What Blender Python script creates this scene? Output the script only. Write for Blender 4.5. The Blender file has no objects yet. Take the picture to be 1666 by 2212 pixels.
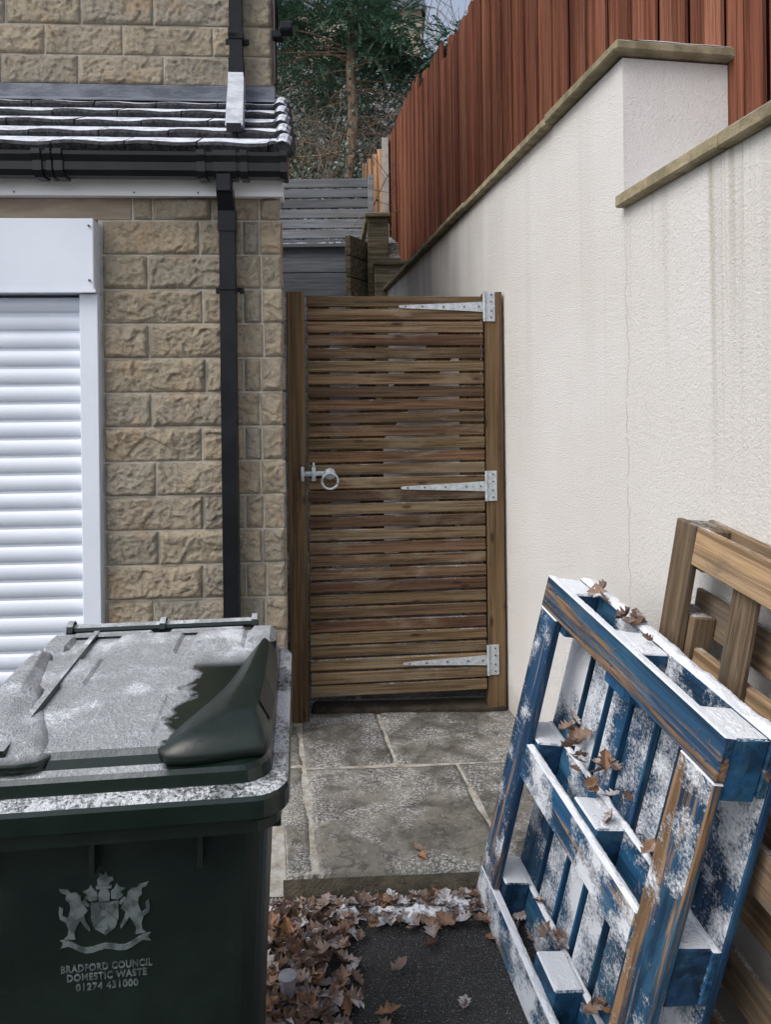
import bpy, bmesh, math, random
from mathutils import Vector, Matrix, noise
random.seed(11)
R=random.uniform
scene=bpy.context.scene
COL=scene.collection

# ---------------------------------------------------------------- helpers
def link(ob,parent=None):
    COL.objects.link(ob)
    if parent is not None: ob.parent=parent
    return ob
def empty(name,loc=(0,0,0),rz=0.0,M=None):
    e=bpy.data.objects.new(name,None); e.empty_display_size=.2
    COL.objects.link(e)
    if M is not None: e.matrix_world=M
    else:
        e.location=loc; e.rotation_euler=(0,0,rz)
    return e
class MB:
    def __init__(s): s.v=[];s.f=[];s.m=[]
    def add(s,vs,fs,mi=0,M=None):
        o=len(s.v)
        if M is not None: vs=[M@Vector(p) for p in vs]
        s.v.extend([tuple(p) for p in vs])
        for f in fs: s.f.append(tuple(i+o for i in f)); s.m.append(mi)
    def box(s,x0,x1,y0,y1,z0,z1,mi=0,M=None,bev=0,jit=0):
        vs=[(x,y,z) for x in (x0,x1) for y in (y0,y1) for z in (z0,z1)]
        if jit: vs=[(x+R(-jit,jit),y+R(-jit,jit),z+R(-jit,jit)) for x,y,z in vs]
        fs=[(0,1,3,2),(4,6,7,5),(0,4,5,1),(2,3,7,6),(0,2,6,4),(1,5,7,3)]
        if bev:
            bm=bmesh.new()
            bv=[bm.verts.new(p) for p in vs]
            for f in fs: bm.faces.new([bv[i] for i in f])
            bmesh.ops.bevel(bm,geom=bm.edges[:],offset=bev,segments=1,affect='EDGES')
            bm.verts.index_update()
            vs=[v.co.copy() for v in bm.verts]; fs=[[v.index for v in f.verts] for f in bm.faces]
            bm.free()
        s.add(vs,fs,mi,M)
    def tube(s,pts,r0,r1,n=6,mi=0,M=None,cap=True):
        vs=[];fs=[];L=len(pts)
        pts=[Vector(p) for p in pts]
        for i,p in enumerate(pts):
            d=(pts[min(i+1,L-1)]-pts[max(i-1,0)])
            if d.length<1e-9: d=Vector((0,0,1))
            d.normalize()
            a=d.cross(Vector((0,0,1)) if abs(d.z)<.9 else Vector((1,0,0))).normalized(); b=d.cross(a)
            r=r0+(r1-r0)*i/max(1,L-1)
            for k in range(n):
                t=2*math.pi*k/n; vs.append(p+a*math.cos(t)*r+b*math.sin(t)*r)
        for i in range(L-1):
            for k in range(n):
                fs.append((i*n+k,i*n+(k+1)%n,(i+1)*n+(k+1)%n,(i+1)*n+k))
        if cap:
            fs.append(tuple(range(n))[::-1]); fs.append(tuple((L-1)*n+k for k in range(n)))
        s.add(vs,fs,mi,M)
    def loft(s,rings,mi=0,M=None,capb=True,capt=True):
        n=len(rings[0]);vs=[p for r in rings for p in r];fs=[]
        for i in range(len(rings)-1):
            for k in range(n):
                fs.append((i*n+k,i*n+(k+1)%n,(i+1)*n+(k+1)%n,(i+1)*n+k))
        if capb: fs.append(tuple(range(n))[::-1])
        if capt: fs.append(tuple((len(rings)-1)*n+k for k in range(n)))
        s.add(vs,fs,mi,M)
    def obj(s,name,mats,parent=None,M=None,smooth=False,fix=False):
        me=bpy.data.meshes.new(name); me.from_pydata(s.v,[],s.f); me.update()
        if not isinstance(mats,(list,tuple)): mats=[mats]
        for m in mats: me.materials.append(m)
        if len(mats)>1: me.polygons.foreach_set('material_index',s.m)
        if smooth: me.polygons.foreach_set('use_smooth',[True]*len(me.polygons))
        if fix:
            bm=bmesh.new(); bm.from_mesh(me); bmesh.ops.recalc_face_normals(bm,faces=bm.faces[:]); bm.to_mesh(me); bm.free()
        ob=bpy.data.objects.new(name,me); link(ob,parent)
        if M is not None:
            ob.matrix_local=M
        return ob
def one(name,mat,parent,x0,x1,y0,y1,z0,z1,bev=0,M=None):
    b=MB(); b.box(x0,x1,y0,y1,z0,z1,bev=bev); return b.obj(name,mat,parent,M)

# ---------------------------------------------------------------- material helpers
def N(nt,t,ins=None,**pr):
    n=nt.nodes.new(t)
    for k,v in pr.items(): setattr(n,k,v)
    for k,v in (ins or {}).items():
        s=n.inputs[k]
        if isinstance(v,bpy.types.NodeSocket): nt.links.new(v,s)
        else: s.default_value=v
    return n
def mth(nt,op,a,b=0.0,clamp=False):
    return N(nt,'ShaderNodeMath',{0:a,1:b},operation=op,use_clamp=clamp).outputs[0]
def c4(c): return (c[0],c[1],c[2],1)
def mixc(nt,f,a,b,blend='MIX'):
    a=a if isinstance(a,bpy.types.NodeSocket) else c4(a)
    b=b if isinstance(b,bpy.types.NodeSocket) else c4(b)
    return N(nt,'ShaderNodeMix',{0:f,6:a,7:b},data_type='RGBA',blend_type=blend).outputs[2]
def nz(nt,vec,scale,detail=6,rough=.55,dist=0.0):
    return N(nt,'ShaderNodeTexNoise',{'Vector':vec,'Scale':scale,'Detail':detail,'Roughness':rough,'Distortion':dist}).outputs['Fac']
def smap(nt,v,a,b):
    return N(nt,'ShaderNodeMapRange',{0:v,1:a,2:b,3:0.0,4:1.0},clamp=True,interpolation_type='SMOOTHSTEP').outputs[0]
def begin(name):
    m=bpy.data.materials.new(name); m.use_nodes=True; nt=m.node_tree
    bs=nt.nodes['Principled BSDF']
    tc=N(nt,'ShaderNodeTexCoord')
    return m,nt,bs,tc.outputs['Object']
def mapped(nt,vec,sc):
    return N(nt,'ShaderNodeMapping',{'Vector':vec,'Scale':sc}).outputs[0]
def upz(nt):
    g=N(nt,'ShaderNodeNewGeometry')
    return N(nt,'ShaderNodeSeparateXYZ',{0:g.outputs['Normal']}).outputs[2]
def island(nt): return N(nt,'ShaderNodeNewGeometry').outputs['Random Per Island']
def finish(nt,bs,col,rough,h=None,bs_str=.4,bdist=.01):
    if isinstance(col,bpy.types.NodeSocket): nt.links.new(col,bs.inputs['Base Color'])
    else: bs.inputs['Base Color'].default_value=c4(col)
    if isinstance(rough,bpy.types.NodeSocket): nt.links.new(rough,bs.inputs['Roughness'])
    else: bs.inputs['Roughness'].default_value=rough
    if h is not None:
        b=N(nt,'ShaderNodeBump',{'Height':h,'Strength':bs_str,'Distance':bdist})
        nt.links.new(b.outputs[0],bs.inputs['Normal'])
FROST=(.66,.70,.76)
def frost(nt,vec,col,thr,k=4,upw=1.0,scale=14,fine=160,fc=FROST,amount=1.0,finew=.6):
    """frost/snow that lies on the upward-facing parts, broken up by noise"""
    u=upz(nt)
    a=nz(nt,vec,scale,5,.6); b=nz(nt,vec,fine,3,.7)
    b=mth(nt,'ADD',mth(nt,'MULTIPLY',mth(nt,'SUBTRACT',b,.5),finew),.3)
    s=mth(nt,'ADD',mth(nt,'MULTIPLY',u,upw),mth(nt,'ADD',a,b))
    m=mth(nt,'MULTIPLY',mth(nt,'SUBTRACT',s,thr),k,clamp=True)
    if amount!=1.0: m=mth(nt,'MULTIPLY',m,amount)
    return mixc(nt,m,col,fc),m
def simple(name,c1,c2,scale=6,rough=.7,bump=.2,bscale=80,bdist=.005,stretch=(1,1,1),isl=0.0,fr=None,metal=0,spec=None,ramp=(.35,.65)):
    m,nt,bs,v=begin(name)
    mv=mapped(nt,v,stretch)
    f=smap(nt,nz(nt,mv,scale),*ramp)
    col=mixc(nt,f,c1,c2)
    if isl:
        r=island(nt)
        val=mth(nt,'ADD',mth(nt,'MULTIPLY',r,isl*2),1-isl)
        col=N(nt,'ShaderNodeHueSaturation',{'Color':col,'Value':val}).outputs[0]
    if fr: col,fm=frost(nt,v,col,**fr)
    h=nz(nt,mv,bscale,4,.6)
    finish(nt,bs,col,rough,h,bump,bdist)
    bs.inputs['Metallic'].default_value=metal
    if spec is not None: bs.inputs['Specular IOR Level'].default_value=spec
    return m
def wood(name,cols,grain=(2,40,40),isl=.35,rough=.8,fr=None,wear=None,bump=.5,knots=True,dark=.45,spec=.25,patch=None):
    """grain stretched along the axis with the small scale; colour chosen per board"""
    m,nt,bs,v=begin(name)
    r=island(nt)
    off=N(nt,'ShaderNodeCombineXYZ',{0:mth(nt,'MULTIPLY',r,37.0),1:mth(nt,'MULTIPLY',r,11.0),2:mth(nt,'MULTIPLY',r,23.0)}).outputs[0]
    vo=N(nt,'ShaderNodeVectorMath',{0:v,1:off},operation='ADD').outputs[0]
    mv=mapped(nt,vo,grain)
    ramp=N(nt,'ShaderNodeValToRGB',{0:r})
    cr=ramp.color_ramp; cr.elements[0].color=c4(cols[0]); cr.elements[1].color=c4(cols[-1]); cr.elements[1].position=.95
    for i,c in enumerate(cols[1:-1]):
        e=cr.elements.new((i+1)/(len(cols)-1)); e.color=c4(c)
    g=nz(nt,mv,1.0,6,.65,.6)
    g2=nz(nt,mapped(nt,vo,tuple(x*.35 for x in grain)),1.0,3,.5,.6)
    f=smap(nt,g,.40,.62)
    base=ramp.outputs[0]
    darker=mixc(nt,1.0,base,(dark,dark*.92,dark*.85),'MULTIPLY')
    col=mixc(nt,f,darker,base)
    col=mixc(nt,mth(nt,'MULTIPLY',smap(nt,g2,.45,.70),.55),col,mixc(nt,1.0,base,(1.5,1.4,1.25),'MULTIPLY'))
    if knots:
        vr=N(nt,'ShaderNodeTexVoronoi',{'Vector':mapped(nt,vo,tuple((4.5 if x<5 else 13) for x in grain)),'Scale':1.0})
        kd=smap(nt,vr.outputs['Distance'],.17,.05)
        col=mixc(nt,mth(nt,'MULTIPLY',kd,.8),col,(.022,.012,.007))
    if patch:
        pm=smap(nt,nz(nt,mapped(nt,vo,tuple((.5 if x<5 else 1.6) for x in grain)),patch[1],5,.65,.4),.50,.66)
        col=mixc(nt,mth(nt,'MULTIPLY',pm,patch[2]),col,patch[0])
    if wear:
        wm=smap(nt,mth(nt,'ADD',nz(nt,mapped(nt,v,tuple(x*.2 for x in grain)),1.0,7,.75,.5),mth(nt,'MULTIPLY',mth(nt,'SUBTRACT',g,.5),.25)),wear[1],wear[1]+.06)
        col=mixc(nt,wm,col,mixc(nt,f,tuple(x*.45 for x in wear[0]),wear[0]))
    if isl:
        val=mth(nt,'ADD',mth(nt,'MULTIPLY',mth(nt,'FRACT',mth(nt,'MULTIPLY',r,17.3)),isl*2),1-isl)
        col=N(nt,'ShaderNodeHueSaturation',{'Color':col,'Value':val}).outputs[0]
    h=g
    if fr:
        col,fm=frost(nt,v,col,**fr)
        h=mth(nt,'ADD',g,mth(nt,'MULTIPLY',fm,mth(nt,'ADD',nz(nt,v,190,3,.8),.8)))
    finish(nt,bs,col,rough,h,bump,.005)
    bs.inputs['Specular IOR Level'].default_value=spec
    return m

# ---------------------------------------------------------------- materials
def m_stone():
    m,nt,bs,v=begin('pitched_stone')
    r=island(nt)
    a=nz(nt,v,6,5,.6); b=nz(nt,v,38,6,.72); c=nz(nt,v,190,4,.78)
    ramp=N(nt,'ShaderNodeValToRGB',{0:r}); cr=ramp.color_ramp
    cr.elements[0].color=(.45,.39,.29,1); cr.elements[1].color=(.39,.365,.31,1)
    for p,cc in ((.25,(.52,.445,.33)),(.5,(.38,.35,.29)),(.75,(.54,.445,.32))):
        e=cr.elements.new(p); e.color=c4(cc)
    col=mixc(nt,mth(nt,'MULTIPLY',smap(nt,a,.48,.75),.8),ramp.outputs[0],(.49,.345,.215))
    col=mixc(nt,mth(nt,'MULTIPLY',smap(nt,nz(nt,v,3.1,4),.5,.7),.5),col,(.31,.295,.25))
    col=mixc(nt,mth(nt,'MULTIPLY',smap(nt,b,.50,.64),.6),col,(.20,.185,.15))
    col=mixc(nt,mth(nt,'MULTIPLY',smap(nt,c,.52,.68),.55),col,(.66,.61,.51))
    h=mth(nt,'ADD',b,mth(nt,'MULTIPLY',c,.7))
    finish(nt,bs,col,.97,h,1.0,.015); bs.inputs['Specular IOR Level'].default_value=.1
    return m
STONE=m_stone()
MORTAR=simple('mortar',(.43,.40,.34),(.54,.51,.45),20,.95,.5,180,.004)
LINTEL=simple('sandstone_lintel',(.25,.20,.15),(.35,.29,.22),9,.9,.3,160,.003,(.4,1,2))
WHITEP=simple('white_pvc',(.74,.75,.77),(.79,.80,.82),3,.35,.03,60)
SHUT=simple('white_aluminium',(.68,.73,.82),(.73,.78,.87),2,.38,.03,50)
BLACK=simple('black_pvc',(.005,.006,.008),(.010,.011,.014),8,.35,.1,40,.003,spec=.25)
BLACKG=simple('black_gutter_pvc',(.006,.007,.009),(.012,.013,.016),8,.3,.1,40,.003,spec=.5,fr=dict(thr=1.66,k=2.2,fine=240,amount=.6))
BLACKF=simple('frosted_black_pvc',(.18,.19,.22),(.36,.39,.44),30,.6,.2,200,.003,fr=dict(thr=1.12,k=1.3,fine=260))
LEAD=simple('lead_flashing',(.075,.09,.12),(.17,.19,.235),7,.6,.3,30,.01,(1,1,3))
TILE=simple('frosted_roof_tile',(.010,.011,.013),(.050,.052,.060),60,.85,.6,120,.007,fr=dict(thr=1.31,k=2.6,upw=.95,scale=20,fine=200,fc=(.72,.77,.86),finew=1.0))
GATE=wood('gate_board_wood',[(.165,.105,.058),(.108,.058,.036),(.220,.160,.092),(.118,.074,.044),(.195,.138,.072),(.080,.048,.030),(.175,.118,.070)],(3.0,60,120),.28,.8,bump=.6,dark=.40,patch=((.25,.21,.145),6,.35),fr=dict(thr=1.18,k=5,upw=.45,scale=7,fine=85,amount=.42))
GPOST=wood('gate_post_wood',[(.120,.070,.038),(.175,.122,.066)],(60,60,2.0),.1,.8,dark=.5,fr=dict(thr=1.2,k=4,upw=.5,scale=7,fine=90,amount=.35))
GALV=simple('galvanised_steel',(.38,.42,.45),(.54,.58,.61),60,.5,.08,200,.002,metal=.3)
SCREW=simple('screw_head',(.05,.05,.055),(.10,.10,.11),60,.5,.05,100)
FENCE=wood('red_brown_fence_stain',[(.225,.094,.060),(.165,.064,.043),(.275,.122,.080),(.195,.080,.052),(.140,.056,.039)],(90,90,2.2),.22,.9,knots=False,dark=.55,spec=.06,bump=.7)
FGAP=simple('fence_gap_shade',(.040,.017,.012),(.065,.027,.018),8,.9)  # fence stain darkened: shade between the boards put into the colour
NEWWOOD=wood('pale_fence_wood',[(.60,.38,.24),(.50,.30,.18)],(50,50,1.4),.2,.8,knots=False)
GREYW=wood('grey_painted_wood',[(.20,.225,.255),(.155,.175,.20),(.23,.255,.29)],(2,40,40),.15,.75,knots=False,dark=.7,fr=dict(thr=1.45,k=3))
SLEEP=wood('weathered_sleeper_wood',[(.18,.16,.11),(.28,.25,.165)],(2,40,40),.15,.85,knots=False,fr=dict(thr=1.7,k=3))
CONC=simple('concrete_post',(.34,.32,.29),(.45,.43,.39),10,.9,.3,80)

def m_render():
    m,nt,bs,v=begin('roughcast_render')
    sx=N(nt,'ShaderNodeSeparateXYZ',{0:v})
    base=mixc(nt,smap(nt,nz(nt,v,1.1,4),.35,.7),(.765,.745,.71),(.81,.80,.785))
    st=nz(nt,mapped(nt,v,(7,1,.25)),1.0,5,.6,.2)
    st2=nz(nt,mapped(nt,v,(40,1,.30)),1.0,5,.65,.15)
    near=smap(nt,sx.outputs[0],2.6,1.9)       # the lower length of wall weeps most
    topn=smap(nt,sx.outputs[2],1.0,2.15)
    k=mth(nt,'MULTIPLY',mth(nt,'MULTIPLY',smap(nt,st,.50,.66),topn),mth(nt,'ADD',mth(nt,'MULTIPLY',near,.18),.11))
    col=mixc(nt,k,base,(.48,.44,.37))
    k2=mth(nt,'MULTIPLY',mth(nt,'MULTIPLY',smap(nt,st2,.50,.68),mth(nt,'MULTIPLY',topn,smap(nt,st,.40,.60))),mth(nt,'ADD',mth(nt,'MULTIPLY',near,.40),.12))
    col=mixc(nt,k2,col,(.36,.315,.22))
    far=mth(nt,'MULTIPLY',smap(nt,sx.outputs[0],3.0,5.0),mth(nt,'MULTIPLY',smap(nt,sx.outputs[2],1.7,2.6),smap(nt,nz(nt,mapped(nt,v,(5,1,.6)),1.0,5),.35,.6)))
    col=mixc(nt,mth(nt,'MULTIPLY',far,.6),col,(.42,.42,.41))
    low=mth(nt,'MULTIPLY',smap(nt,mth(nt,'ADD',sx.outputs[2],mth(nt,'MULTIPLY',nz(nt,v,9,4),.2)),.36,.14),.55)
    col=mixc(nt,low,col,(.33,.27,.20))
    # hairline crack wandering down from the coping
    wv=mth(nt,'MULTIPLY',mth(nt,'SUBTRACT',nz(nt,mapped(nt,v,(0,0,5)),1.0,5,.7),.5),.16)
    cr_=mth(nt,'ABSOLUTE',mth(nt,'SUBTRACT',mth(nt,'ADD',sx.outputs[0],wv),2.36))
    crk=mth(nt,'MULTIPLY',smap(nt,cr_,.0035,.0008),mth(nt,'MULTIPLY',smap(nt,sx.outputs[2],.8,1.0),smap(nt,sx.outputs[2],2.15,1.9)))
    col=mixc(nt,mth(nt,'MULTIPLY',crk,.5),col,(.25,.22,.18))
    g=nz(nt,v,170,3,.8); g2=nz(nt,v,75,3,.6)
    pit=smap(nt,g,.44,.30)
    col=mixc(nt,mth(nt,'MULTIPLY',pit,.50),col,(.42,.40,.37))
    h=mth(nt,'ADD',g,mth(nt,'MULTIPLY',g2,.5))
    finish(nt,bs,col,.95,h,.9,.007); bs.inputs['Specular IOR Level'].default_value=.15
    return m
RENDER=m_render()
COPING=simple('mossy_stone_coping',(.33,.28,.18),(.19,.165,.10),16,.95,.6,120,.006,(1,1,1),.15,fr=dict(thr=1.5,k=2.5,fine=220))

def m_asphalt():
    m,nt,bs,v=begin('asphalt')
    a=nz(nt,v,3,5); b=nz(nt,v,260,2,.7)
    col=mixc(nt,smap(nt,a,.35,.7),(.025,.026,.027),(.047,.047,.046))
    vor=N(nt,'ShaderNodeTexVoronoi',{'Vector':v,'Scale':150.0})
    col=mixc(nt,mth(nt,'MULTIPLY',smap(nt,b,.5,.75),.5),col,(.11,.11,.105))
    fm=mth(nt,'MULTIPLY',smap(nt,nz(nt,v,300,2,.6),.62,.68),.8)
    col=mixc(nt,fm,col,(.45,.47,.5))
    finish(nt,bs,col,.75,mth(nt,'ADD',vor.outputs['Distance'],b),1.0,.008)
    return m
ASPH=m_asphalt()
def m_paving():
    m,nt,bs,v=begin('riven_paving')
    r=island(nt)
    a=nz(nt,v,4.5,7,.65,.6); b=nz(nt,v,20,7,.72,.5); c=nz(nt,v,150,3,.7)
    col=mixc(nt,smap(nt,a,.40,.60),(.088,.084,.075),(.175,.166,.146))
    col=mixc(nt,mth(nt,'MULTIPLY',smap(nt,b,.50,.62),.7),col,(.050,.049,.045))
    col=mixc(nt,mth(nt,'MULTIPLY',smap(nt,nz(nt,v,7,5,.6),.56,.70),.45),col,(.20,.165,.12))
    col=mixc(nt,mth(nt,'MULTIPLY',smap(nt,nz(nt,v,55,4,.7),.57,.68),.6),col,(.27,.265,.25))
    col=mixc(nt,mth(nt,'MULTIPLY',smap(nt,nz(nt,v,90,4,.7),.60,.70),.6),col,(.035,.034,.03))
    val=mth(nt,'ADD',mth(nt,'MULTIPLY',r,.4),.8)
    col=N(nt,'ShaderNodeHueSaturation',{'Color':col,'Value':val}).outputs[0]
    fz=mth(nt,'MULTIPLY',smap(nt,nz(nt,v,3.6,5,.65,.5),.44,.58),smap(nt,nz(nt,v,120,4,.8),.49,.58))
    col=mixc(nt,mth(nt,'MULTIPLY',fz,.75),col,(.55,.56,.57))
    rough=mth(nt,'ADD',mth(nt,'MULTIPLY',smap(nt,a,.35,.6),.25),.6)
    finish(nt,bs,col,rough,mth(nt,'ADD',b,mth(nt,'MULTIPLY',c,.35)),.6,.010)
    bs.inputs['Specular IOR Level'].default_value=.3
    return m
PAVE=m_paving()
JOINT=simple('paving_joint',(.21,.19,.15),(.38,.35,.29),30,.95,.5,160,.004,fr=dict(thr=1.7,k=2,fine=200,amount=.6))
STEP=simple('step_stone',(.085,.075,.058),(.16,.14,.10),14,.95,.6,120,.008,fr=dict(thr=1.6,k=2))
SOIL=simple('soil',(.022,.017,.012),(.05,.038,.026),12,1,.8,60,.02)
HILL=simple('hillside_undergrowth',(.03,.028,.018),(.09,.075,.048),3,1,.8,20,.05,fr=dict(thr=1.45,k=2.0,scale=5,fine=40,amount=.6))

def m_leaf(name,cols,fa,thr=1.55,upw=.5,rough=.7,fine=200):
    m,nt,bs,v=begin(name)
    r=island(nt); ramp=N(nt,'ShaderNodeValToRGB',{0:r}); cr=ramp.color_ramp
    cr.elements[0].color=c4(cols[0]); cr.elements[1].color=c4(cols[-1])
    for i,c in enumerate(cols[1:-1]):
        e=cr.elements.new((i+1)/(len(cols)-1)); e.color=c4(c)
    col=mixc(nt,smap(nt,nz(nt,v,30,4),.4,.7),ramp.outputs[0],mixc(nt,1.0,ramp.outputs[0],(.6,.55,.5),'MULTIPLY'))
    if fa: 
        fi=smap(nt,mth(nt,'FRACT',mth(nt,'MULTIPLY',r,31.7)),.25,1.0)
        c2,fm=frost(nt,v,col,thr,2.5,upw,20,fine)
        col=mixc(nt,mth(nt,'MULTIPLY',mth(nt,'MULTIPLY',fm,fi),fa),col,FROST)
    finish(nt,bs,col,rough); bs.inputs['Specular IOR Level'].default_value=.25
    return m
LEAF=m_leaf('dead_oak_leaf',[(.12,.078,.062),(.20,.135,.105),(.27,.19,.145),(.15,.10,.082),(.31,.165,.08),(.20,.15,.128),(.24,.175,.15)],.85,.97,.45)
CONIF=m_leaf('conifer_foliage',[(.065,.15,.085),(.11,.22,.13),(.17,.30,.215),(.09,.18,.095),(.28,.43,.36)],.55,1.1,.4)
BTREE=m_leaf('distant_tree_foliage',[(.035,.075,.045),(.065,.12,.075),(.11,.17,.125),(.08,.08,.05),(.17,.24,.205)],.5,1.2,.4)
IVY=m_leaf('undergrowth_foliage',[(.035,.058,.028),(.075,.105,.045),(.13,.115,.06),(.055,.065,.033),(.18,.135,.085)],.85,1.15,.4)
IVYF=m_leaf('ivy_leaf_frosted',[(.07,.13,.08),(.17,.26,.20),(.32,.42,.39)],.6,1.15,.4)
BARK=simple('bark',(.19,.125,.085),(.38,.25,.17),12,.95,.8,60,.02,(3,3,.5))
TWIG=simple('twig_bark',(.11,.085,.06),(.27,.21,.155),12,.9,.2,60)

BLUEC=[(.018,.072,.160),(.013,.048,.120),(.028,.097,.200),(.015,.080,.185)]
def blue(name,grain,thr,wear,amount=1.0,upw=1.2,scale=7):
    return wood(name,BLUEC,grain,.2,.6,bump=.8,knots=False,wear=((.33,.205,.115),wear),dark=.5,patch=((.05,.15,.24),6,.6),
      fr=dict(thr=thr,k=8,upw=upw,scale=scale,fine=130,fc=(.78,.82,.88),amount=amount,finew=.32))
BL_U=blue('blue_pallet_paint_lengthwise',(3,60,60),1.02,.60)
BL_UW=blue('worn_blue_pallet_paint',(3,60,60),1.18,.470)
BL_V=blue('blue_pallet_paint_upright',(60,3,60),.95,.62,scale=4.5)
BL_VW=blue('frosted_worn_pallet_paint',(60,3,60),1.02,.49)
BL_M=blue('snowy_pallet_paint',(3,60,60),.93,.53)
BL_B=blue('blue_pallet_block',(20,20,20),1.42,.66)
PW=wood('raw_pallet_wood',[(.20,.145,.096),(.26,.188,.118),(.16,.122,.086),(.34,.24,.145)],(3,70,70),.15,.85,dark=.5,patch=((.115,.10,.082),6,.75),fr=dict(thr=1.75,k=3))
PWV=wood('raw_pallet_wood_upright',[(.14,.108,.076),(.20,.148,.096)],(70,3,70),.15,.85,dark=.5,patch=((.09,.08,.065),6,.7),fr=dict(thr=1.75,k=3))

def m_bin(name,kind):
    m,nt,bs,v=begin(name)
    a=nz(nt,v,5,6,.6)
    col=mixc(nt,smap(nt,a,.35,.7),(.0035,.0095,.0075),(.0075,.0165,.012))
    scr=smap(nt,nz(nt,mapped(nt,v,(9,9,40)),1.0,5,.7,.8),.66,.72)
    col=mixc(nt,mth(nt,'MULTIPLY',scr,.10),col,(.10,.12,.11))
    h=nz(nt,v,90,3)
    if kind=='body':
        finish(nt,bs,col,mth(nt,'ADD',mth(nt,'MULTIPLY',a,.3),.26),mth(nt,'ADD',h,nz(nt,v,12,3)),.12,.004)
    else:
        s=N(nt,'ShaderNodeSeparateXYZ',{0:v})
        u=upz(nt)
        n1=nz(nt,v,9,5,.6); n2=nz(nt,v,150,3,.85); n3=nz(nt,v,42,4,.6)
        xb=mth(nt,'ADD',s.outputs[0],mth(nt,'MULTIPLY',mth(nt,'SUBTRACT',n1,.5),.16))
        xb=mth(nt,'ADD',xb,mth(nt,'MULTIPLY',mth(nt,'SUBTRACT',n3,.5),.05))
        # clear patch near the front right corner of the lid, thawed off
        thaw=mth(nt,'MULTIPLY',smap(nt,xb,.085,.11),smap(nt,s.outputs[1],.46,.36))
        up=smap(nt,u,.45,.85)
        if kind=='lid':
            fm=mth(nt,'MULTIPLY',up,mth(nt,'SUBTRACT',1.0,thaw))
            gran=mth(nt,'ADD',mth(nt,'MULTIPLY',smap(nt,mth(nt,'ADD',mth(nt,'MULTIPLY',n2,.6),mth(nt,'MULTIPLY',n1,1.0)),.66,.98),.55),.50,clamp=True)
        else:
            fm=up; gran=mth(nt,'MULTIPLY',smap(nt,mth(nt,'ADD',n2,mth(nt,'MULTIPLY',n1,.9)),.70,.97),.97)
        fm=mth(nt,'MULTIPLY',fm,gran)
        col=mixc(nt,fm,col,(.76,.80,.84))
        rg=mth(nt,'ADD',mth(nt,'MULTIPLY',fm,.6),.26,clamp=True)
        hh=mth(nt,'ADD',mth(nt,'MULTIPLY',fm,mth(nt,'ADD',n2,mth(nt,'MULTIPLY',n3,.9))),mth(nt,'MULTIPLY',h,.05))
        finish(nt,bs,col,rg,hh,1.0,.008)
        nt.links.new(mth(nt,'SUBTRACT',.5,mth(nt,'MULTIPLY',fm,.4)),bs.inputs['Specular IOR Level'])
    return m
BINB=m_bin('dark_green_plastic','body'); BINL=m_bin('frosted_lid_plastic','lid'); BINR=m_bin('frosted_rim_plastic','rim')
EMB=simple('embossed_print',(.045,.058,.058),(.12,.145,.145),40,.6,.2,200,.001,ramp=(.4,.6))
SNOW=simple('snow',(.76,.80,.86),(.82,.85,.90),20,.9,.8,120,.01)
RUB=simple('wheel_rubber',(.10,.10,.11),(.2,.2,.21),20,.8,.3,100)
GPIPE=simple('grey_pipe_plastic',(.20,.21,.24),(.28,.29,.32),20,.6,.2,100)

# ---------------------------------------------------------------- stone laying
def rock(mb,x0,x1,z0,z1,y,depth=.022,seed=0,res=.0075,M=None):
    g=.0045
    x0+=g;x1-=g;z0+=g;z1-=g
    nx=max(3,int((x1-x0)/res)); nzv=max(3,int((z1-z0)/res))
    vs=[];so=Vector((seed*3.17,seed*1.31,seed*7.7))
    tx=R(-.007,.007); tz=R(-.006,.006)
    for j in range(nzv+1):
        for i in range(nx+1):
            x=x0+(x1-x0)*i/nx; z=z0+(z1-z0)*j/nzv
            p=Vector((x,z,0))+so
            n3=noise.noise(p*48)
            wob=.006*noise.noise(p*28)
            e=min(x-x0,x1-x,z-z0,z1-z)+wob
            e=max(0,min(1,e/(.014+.010*noise.noise(p*9)))); e=e**.75
            n1=noise.noise(p*6.5); n4=noise.noise(p*105)
            w=p*17+Vector((noise.noise(p*12),noise.noise(p*12+Vector((9,1,2))),0))*1.1
            w.y*=1.5
            dd,pp=noise.voronoi(w)
            c=pp[0]; cv=noise.cell_vector(c*7.3)
            dlt=w-c
            fac=(cv.x-.5)*.9+dlt.x*(cv.y-.5)*1.5+dlt.y*(cv.z-.5)*1.5
            fac=max(-.8,min(.8,fac))
            h=.003+e*(depth*(.55+.45*n1)+.0080*fac+.0052*n3+.0032*n4+tx*(2*(i/nx)-1)+tz*(2*(j/nzv)-1))
            vs.append((x,y-max(h,.001),z))
    fs=[]
    W=nx+1
    for j in range(nzv):
        for i in range(nx):
            a=j*W+i; fs.append((a,a+1,a+W+1,a+W))
    def edge(idx):
        o=len(vs)
        for k in idx: vx=vs[k]; vs.append((vx[0],y+.004,vx[2]))
        for q in range(len(idx)-1): fs.append((idx[q],idx[q+1],o+q+1,o+q))
    edge([i for i in range(nx,-1,-1)])
    edge([nzv*W+i for i in range(nx+1)])
    edge([j*W for j in range(nzv+1)])
    edge([j*W+nx for j in range(nzv,-1,-1)])
    mb.add(vs,fs,0,M)

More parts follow.
